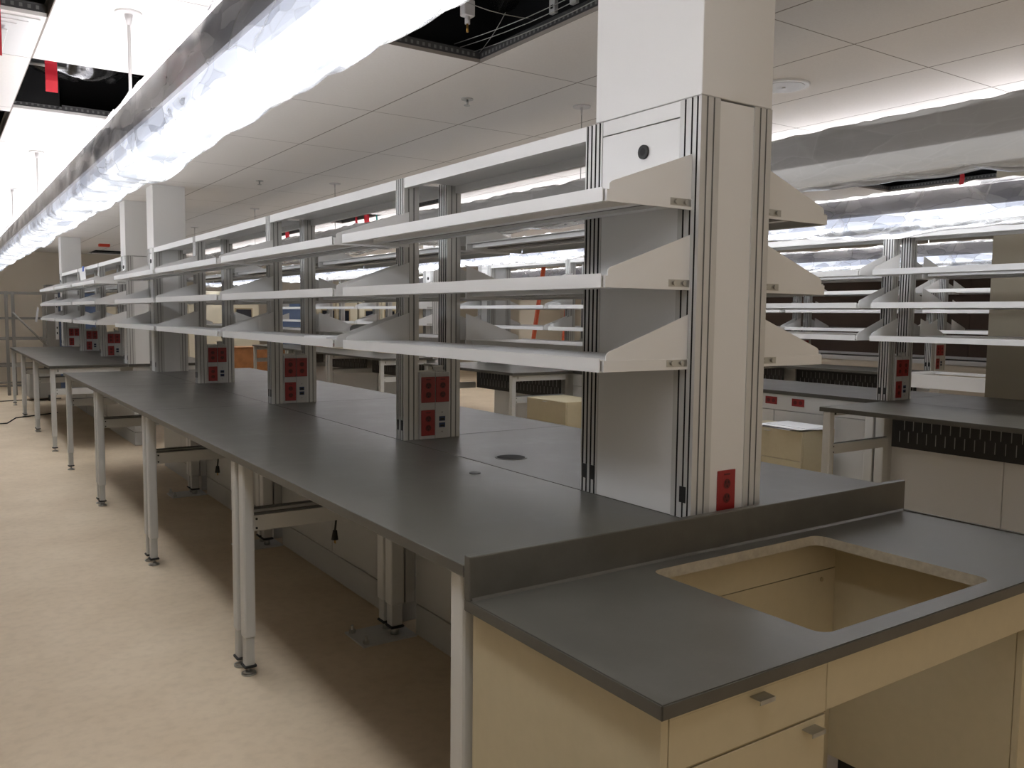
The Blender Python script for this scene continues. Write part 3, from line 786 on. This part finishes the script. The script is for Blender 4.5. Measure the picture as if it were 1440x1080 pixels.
# duct, junction boxes and wires in the near opening
m = M(); m.cyl((.10, 1.0, 2.94), (.34, 1.55, 2.94), .085, BLACKPL, 28)
single(m, 'round_duct', 'black round duct inside the ceiling opening by the near column', 'duct', (.2, 1.3, 2.88))
t = thing('sprinkler_drop', 'pale fitting with brass tip inside the ceiling opening by the near column', 'sprinkler', (.20, 1.62, 2.70))
m = M(); m.box(.18, 1.60, 2.83, .235, 1.64, 2.90, ROD, .004); m.cyl((.207, 1.62, 2.80), (.207, 1.62, 2.83), .012, ROD, 12); m.add('fitting_body', t)
m = M(); m.cyl((.207, 1.62, 2.765), (.207, 1.62, 2.80), .005, BRASS, 10); m.add('brass_tip', t)
for k, (p, q) in enumerate((((.30, 1.89, 2.80), (.44, .9, 2.84)), ((.33, 1.89, 2.79), (.445, .95, 2.82)), ((.40, 1.88, 2.78), (.446, .8, 2.79)), ((.02, 1.5, 2.86), (.44, 1.45, 2.82)), ((.43, 1.88, 2.78), (.43, 1.6, 2.95)))):
    m = M(); p, q = Vector(p), Vector(q); pts = [p.lerp(q, s/6)+Vector((0, 0, -.02*math.sin(math.pi*s/6))) for s in range(7)]
    m.tube(pts, .0018, STEEL, 6)
    single(m, 'hanger_wire', 'thin steel wire slung across the ceiling opening by the near column', 'wire', tuple((p+q)/2), 'wires in the ceiling opening')
for k, (yy, zz) in enumerate(((1.28, 2.80), (1.14, 2.80))):
    m = M(); m.box(.425, yy, zz, .445, yy+.04, zz+.06, ALU, .002); m.box(.424, yy+.012, zz+.018, .4255, yy+.028, zz+.034, SLOT)
    single(m, 'metal_clip', 'small grey metal clip on the edge of the ceiling opening by the near column', 'clip', (.435, yy, zz), 'clips on the ceiling opening')
# sprinklers
for k, (sx, sy) in enumerate(((.752, 2.521), (.752, 6.181))):
    t = thing('ceiling_sprinkler', ['steel ceiling sprinkler head left of the near column', 'steel ceiling sprinkler head above the far end of the middle bench'][k], 'sprinkler', (sx, sy, ZC-.04))
    m = M(); m.cyl((sx, sy, ZC-.006), (sx, sy, ZC+.004), .034, STEEL, 24); m.add('escutcheon', t)
    m = M(); m.cyl((sx, sy, ZC-.035), (sx, sy, ZC-.005), .007, STEEL, 10); m.cyl((sx, sy, ZC-.038), (sx, sy, ZC-.035), .018, STEEL, 16); m.add('nozzle', t)
t = thing('ceiling_speaker', 'round white ceiling speaker right of the near column', 'speaker', (1.93, 1.30, ZC-.012))
m = M(); m.cyl((1.93, 1.30, ZC-.010), (1.93, 1.30, ZC), .125, WHITE, 48, .13); m.add('rim', t)
m = M(); m.cyl((1.93, 1.30, ZC-.012), (1.93, 1.30, ZC-.009), .105, PLATE, 40); m.cyl((1.93, 1.30, ZC-.018), (1.93, 1.30, ZC-.012), .008, WHITE, 12); m.add('grille', t)
# square diffuser and ribbons at the left
t = thing('air_diffuser', 'white square air diffuser in the ceiling at the top left corner', 'diffuser', (-1.62, 2.75, ZC-.03))
m = M()
for k in range(4):
    q = k*.04; m.box(-1.9+q, 2.46+q, ZC-.006-.004*k, -1.35-q, 3.08-q, ZC-.002-.004*k, WHITE)
m.add('stepped_frame', t)
m = M(); m.box(-1.78, 2.58, ZC-.034, -1.46, 2.94, ZC-.028, WHITE, .003); m.add('centre_plate', t)
for (xx, yy, za, zb, w, mm, lab) in ((-1.214, 3.4, 2.662, 2.83, .056, REDTAG, 'red ribbon hanging from the upper left ceiling opening'),
                                 (-1.515, 2.4165, 2.56, 2.785, .04, REDTAG, 'red ribbon at the left photo edge beside the air diffuser'),
                                 (2.781, 8.30, 2.62, 2.785, .07, REDTAG, 'wide red ribbon at a far ceiling opening seen under the top rail'),
                                 (2.801, 8.66, 2.64, 2.785, .03, REDTAG, 'narrow red ribbon beside the wide one at a far ceiling opening'),
                                 (2.805, 8.06, 2.64, 2.785, .022, TEAL, 'teal ribbon at a far ceiling opening'),
                                 (2.786, 11.2, 2.60, 2.785, .06, REDTAG, 'red ribbon at the farthest ceiling opening seen over the shelves'),
                                 (5.220, 2.12, 2.635, 2.785, .07, REDTAG, 'red ribbon under the dark ceiling opening at right')):
    m = M(); n = 6
    for k in range(n):
        z1 = zb-(zb-za)*k/n; z2 = zb-(zb-za)*(k+1)/n; o1, o2 = .004*math.sin(k*1.3), .004*math.sin((k+1)*1.3)
        m.prism([(yy+o1, z1), (yy+o1+.0015, z1), (yy+o2+.0015, z2), (yy+o2, z2)], 'x', xx-w/2, xx+w/2, mm)
    single(m, 'hanging_ribbon', lab, 'ribbon', (xx, yy, za))
m = M(); m.cyl((-1.33, 3.42, 2.80), (-1.14, 3.42, 2.80), .012, STEEL, 10); m.box(-1.33, 3.41, 2.80, -1.14, 3.43, 2.83, TBAR)
single(m, 'metal_strut', 'grey metal strut behind the red ribbon in the upper left ceiling opening', 'strut', (-1.23, 3.42, 2.79))
m = M(); m.box(.74, 15.15, ZC-.05, .92, 15.28, ZC+.004, REDALARM, .01)
single(m, 'ceiling_alarm', 'small red fire alarm on the ceiling near the rear wall', 'alarm', (.83, 15.2, ZC-.05))

# walls
m = M(); m.box(x0r-.12, y0r, FL, x0r, y1r, ZC+.02, WALLW); struct(m.add('wall_left'))
m = M(); m.box(x0r-.12, y1r, FL, x1r+.12, y1r+.12, ZC+.02, WALLM); struct(m.add('wall_back'))
m = M(); m.box(x1r, y0r, FL, x1r+.12, y1r, ZC+.02, WALLM); struct(m.add('wall_right'))
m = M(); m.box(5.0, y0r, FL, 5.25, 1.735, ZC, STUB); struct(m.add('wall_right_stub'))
m = M(); m.box(10.9, y0r, FL, x1r, 11, .93, WALLM)
m.box(10.86, y0r, .86, x1r, 11, .93, PLATE); struct(m.add('trim_1'))
for k, (a, b) in enumerate(((2.2, 5.1), (5.104, 8.2), (8.204, 10.9))):
    t = thing('tackboard', 'dark brown wall board behind the rearmost shelves, %s from the right' % ORD[k], 'board', (11.17, (a+b)/2, .98), 'brown wall boards')
    m = M(); m.box(11.17, a, .98, 11.199, b, 2.55, BROWN); m.add('board_face', t)
    m = M(); m.box(11.15, a, .94, 11.199, b, .98, PLATE); m.add('lower_frame', t)
    m = M(); m.box(11.15, a, 2.55, 11.199, b, 2.58, PLATE); m.add('upper_frame', t)

# ================= things at the rear
def door_cab(x0, x1, y, z1, mm, label, win, group):
    t = thing('equipment_cabinet', label, 'cabinet', ((x0+x1)/2, y+.3, FL), group)
    m = M(); m.box(x0, y, FL, x1, y+.6, z1, mm, .006); m.add('body', t)
    m = M(); m.box(x0+.015, y-.02, FL+.12, x1-.015, y-.001, z1-.05, mm, .004); d = m.add('door', t)
    if win:
        m = M(); m.box(win[0]-.03, y-.026, 1.30, win[1]+.03, y-.0195, 1.64, BEIGED); m.box(win[0], y-.03, 1.33, win[1], y-.0255, 1.61, DARKWIN); m.add('window', d)
    m = M(); m.box(x1-.06, y-.05, 1.0, x1-.045, y-.02, 1.2, RUBBER); m.add('handle', d)
door_cab(.21, .46, 16.8, 1.93, BLUE, 'slate blue cabinet beside the grey control cabinet, behind the far left shelves', None, 'blue cabinets')
door_cab(.66, .95, 16.8, 1.95, BLUE, 'second slate blue cabinet behind the far left shelves', None, 'blue cabinets')
door_cab(1.02, 1.26, 16.8, 1.7, CREAM, 'narrow cream cabinet at the rear, right of the second blue one', None, 'rear cream cabinets')
door_cab(2.62, 3.36, 16.8, 1.98, CREAM, 'wide plain cream cabinet at the rear, left of the first windowed one', None, 'rear cream cabinets')
door_cab(3.40, 4.12, 16.8, 1.98, CREAM, 'cream cabinet with dark window at the rear, leftmost of the windowed ones', (3.62, 3.94), 'rear windowed cabinets')
door_cab(4.58, 5.06, 16.8, 1.95, BLUE, 'slate blue cabinet between the windowed cream cabinets at the rear', None, 'blue cabinets')
for k, (xa, xb, wn) in enumerate(((5.40, 5.88, (5.55, 5.84)), (5.89, 6.42, (5.95, 6.2)), (6.46, 7.02, (6.62, 6.95)), (7.03, 7.6, (7.12, 7.36)))):
    door_cab(xa, xb, 16.8, 1.98, CREAM, 'cream cabinet with dark window at the rear, %s one right of the blue cabinet' % ORD[k], wn, 'rear windowed cabinets')
t = thing('wooden_counter', 'orange brown wooden counter at the rear, seen low between the post frames', 'counter', (3.6, 14.8, FL))
m = M(); m.box(2.85, 14.6, FL, 4.7, 15.1, .875, WOOD, .004); m.add('front_board', t)
m = M(); m.box(2.83, 14.57, .875, 4.72, 15.12, .885, WOOD, .002); m.add('top', t)
m = M(); m.box(9.9, 14.5, FL, 10.6, 15.2, ZC, WALLM, .004); struct(m.add('wall_back_pier'))
# glassware dryer like dark equipment on the far left bench's rear bay
t = thing('control_box', 'grey control cabinet with dark buttons beside the blue door at the rear', 'control panel', (.1, 16.6, FL))
m = M(); m.box(.0, 16.4, FL, .2, 16.8, 2.02, RACK, .004); m.add('body', t)
m = M(); m.box(.14, 16.39, 1.0, .19, 16.4, 1.85, PLATE)
for z in (1.1, 1.2, 1.35, 1.6, 1.75): m.box(.155, 16.385, z, .175, 16.391, z+.04, SLOT)
m.add('button_strip', t)
# metal rack
t = thing('metal_rack', 'tall grey metal rack frame with diagonal brace at the far left', 'rack', (-.5, 16.0, FL))
for x, y in ((-.95, 15.6), (-.72, 15.6), (-.62, 15.6), (-.95, 16.3), (-.08, 16.3), (-.08, 15.6)):
    m = M(); m.box(x, y, FL, x+.05, y+.05, 1.87, RACK); m.add('upright_bar', t)
for z in (1.83, 1.38, 1.02, .55, .2):
    m = M(); m.box(-.95, 15.61, z, -.03, 15.64, z+.035, RACK); m.box(-.95, 16.31, z, -.03, 16.34, z+.035, RACK); m.add('cross_bar', t)
m = M(); m.tube([(-.60, 15.6, 1.5), (-.08, 15.6, .9)], .018, RACK, 6); m.tube([(-.08, 15.6, .9), (-.18, 15.6, .78)], .018, RACK, 6); m.add('brace', t)
for k, (pts, lab) in enumerate(((( (-1.6, 11.2), (-1.0, 11.3), (-.86, 11.9), (-.3, 12.3)), 'thin black cable lying on the floor at the far left'), (((-1.9, 14.6), (-.9, 14.5), (.0, 14.6)), 'black floor strip by the rear wall at the far left'))):
    m = M(); m.tube([(x, y, FL+.008) for x, y in pts], .008, RUBBER, 6)
    single(m, 'floor_cable', lab, 'cable', (pts[0][0], pts[0][1], FL))
# dark equipment under the far left bench
t = thing('floor_machine', 'dark floor machine under the far end of the left bench', 'machine', (-.3, 14.6, FL))
m = M(); m.box(-.5, 14.3, FL+.05, -.1, 14.9, .55, GREYP, .02); m.add('body', t)
m = M(); m.cyl((-.42, 14.3, FL+.05), (-.38, 14.3, FL+.05), .05, RUBBER, 16); m.cyl((-.22, 14.3, FL+.05), (-.18, 14.3, FL+.05), .05, RUBBER, 16); m.add('wheel', t)
# ladder
t = thing('step_ladder', 'orange step ladder glimpsed between the right bench row and the rearmost row', 'ladder', (5.9, 8.6, FL))
LF = (((5.9, 8.78, 2.31), (5.9, 9.29, FL)), ((5.9, 8.13, 2.31), (5.9, 8.40, FL)))
for p, q in LF:
    m = M(); m.tube([p, q], .034, ORANGE, 8); m.add('side_rail', t)
    m = M(); m.tube([(p[0]+.05, p[1]+.06, p[2]), (q[0]+.45, q[1]+.60, FL)], .026, ORANGE, 8); m.add('rear_rail', t)
for k in range(6):
    z = .33+k*.33; f = (2.31-z)/(2.31-FL); ya, yb = 8.78+.51*f, 8.09+.29*f
    m = M(); m.box(5.86, yb, z, 5.94, ya, z+.03, STEEL); m.add('step', t)
m = M(); m.box(5.84, 8.04, 2.30, 6.02, 8.84, 2.34, ORANGE, .005); m.add('top_cap', t)
# small papers
m = M(); m.box(-.29, 2.02, 1.4225, -.085, 2.30, 1.432, PAPER)
single(m, 'paper_stack', 'flat white papers on the bottom left shelf by the first post frame', 'paper', (-.185, 2.16, 1.4225))
m = M(); m.cyl((-.045, 1.93, 1.4555), (-.045, 2.25, 1.4555), .032, GREYP, 20); m.cyl((-.045, 1.928, 1.4555), (-.045, 1.93, 1.4555), .02, SLOT, 16)
single(m, 'paper_roll', 'grey roll lying behind the papers on the bottom left shelf', 'roll', (-.10, 2.09, 1.4225))
t = thing('paper_note', 'white paper note hung with blue tape on the far left top shelf', 'note', (-.03, 11.4, 1.93))
m = M(); m.prism([(11.12, 1.9), (11.62, 1.9), (11.78, 2.1), (11.22, 2.12)], 'x', -.03, -.027, PAPER); m.add('sheet', t)
m = M(); m.box(-.033, 11.32, 2.08, -.026, 11.46, 2.15, BLUETAPE); m.add('tape', t)
m = M(); m.prism([(-.40, 1.36), (-.37, 1.35), (-.335, 1.58), (-.36, 1.60)], 'y', 14.05, 14.054, PAPER)
single(m, 'hanging_tag', 'white tag hanging at the far end of the far left shelves', 'tag', (-.37, 14.06, 1.36))

# ================= light of the rest of the building, camera
w = bpy.data.worlds.new('World'); S.world = w; w.use_nodes = True
w.node_tree.nodes['Background'].inputs[0].default_value = (1., .84, .64, 1); w.node_tree.nodes['Background'].inputs[1].default_value = .5

F_, CX, CY, CZ, YAW, PIT, ROL = 1195.6, -1.6821*1.05, -1.5733*1.05, 1.4638*1.05-Z0, .5977, .0804, .0102
fw = Vector((math.sin(YAW)*math.cos(PIT), math.cos(YAW)*math.cos(PIT), -math.sin(PIT)))
rt = Vector((math.cos(YAW), -math.sin(YAW), 0)); up = rt.cross(fw)
R_ = rt*math.cos(ROL)+up*math.sin(ROL); U_ = -rt*math.sin(ROL)+up*math.cos(ROL)
cam = bpy.data.cameras.new('Camera'); co = bpy.data.objects.new('Camera', cam); COL.objects.link(co)
cam.sensor_width = 36; cam.sensor_fit = 'HORIZONTAL'; cam.lens = F_/1440*36; cam.clip_start = .05; cam.clip_end = 100
mw = Matrix((R_, U_, -fw)).transposed().to_4x4(); mw.translation = (CX, CY, CZ); co.matrix_world = mw
S.camera = co
S.view_settings.view_transform = 'Standard'; S.view_settings.look = 'None'; S.view_settings.gamma = 1; S.view_settings.exposure = 0
S.view_settings.use_curve_mapping = False
S.cycles.max_bounces = 8; S.cycles.transparent_max_bounces = 12; S.cycles.use_denoising = True
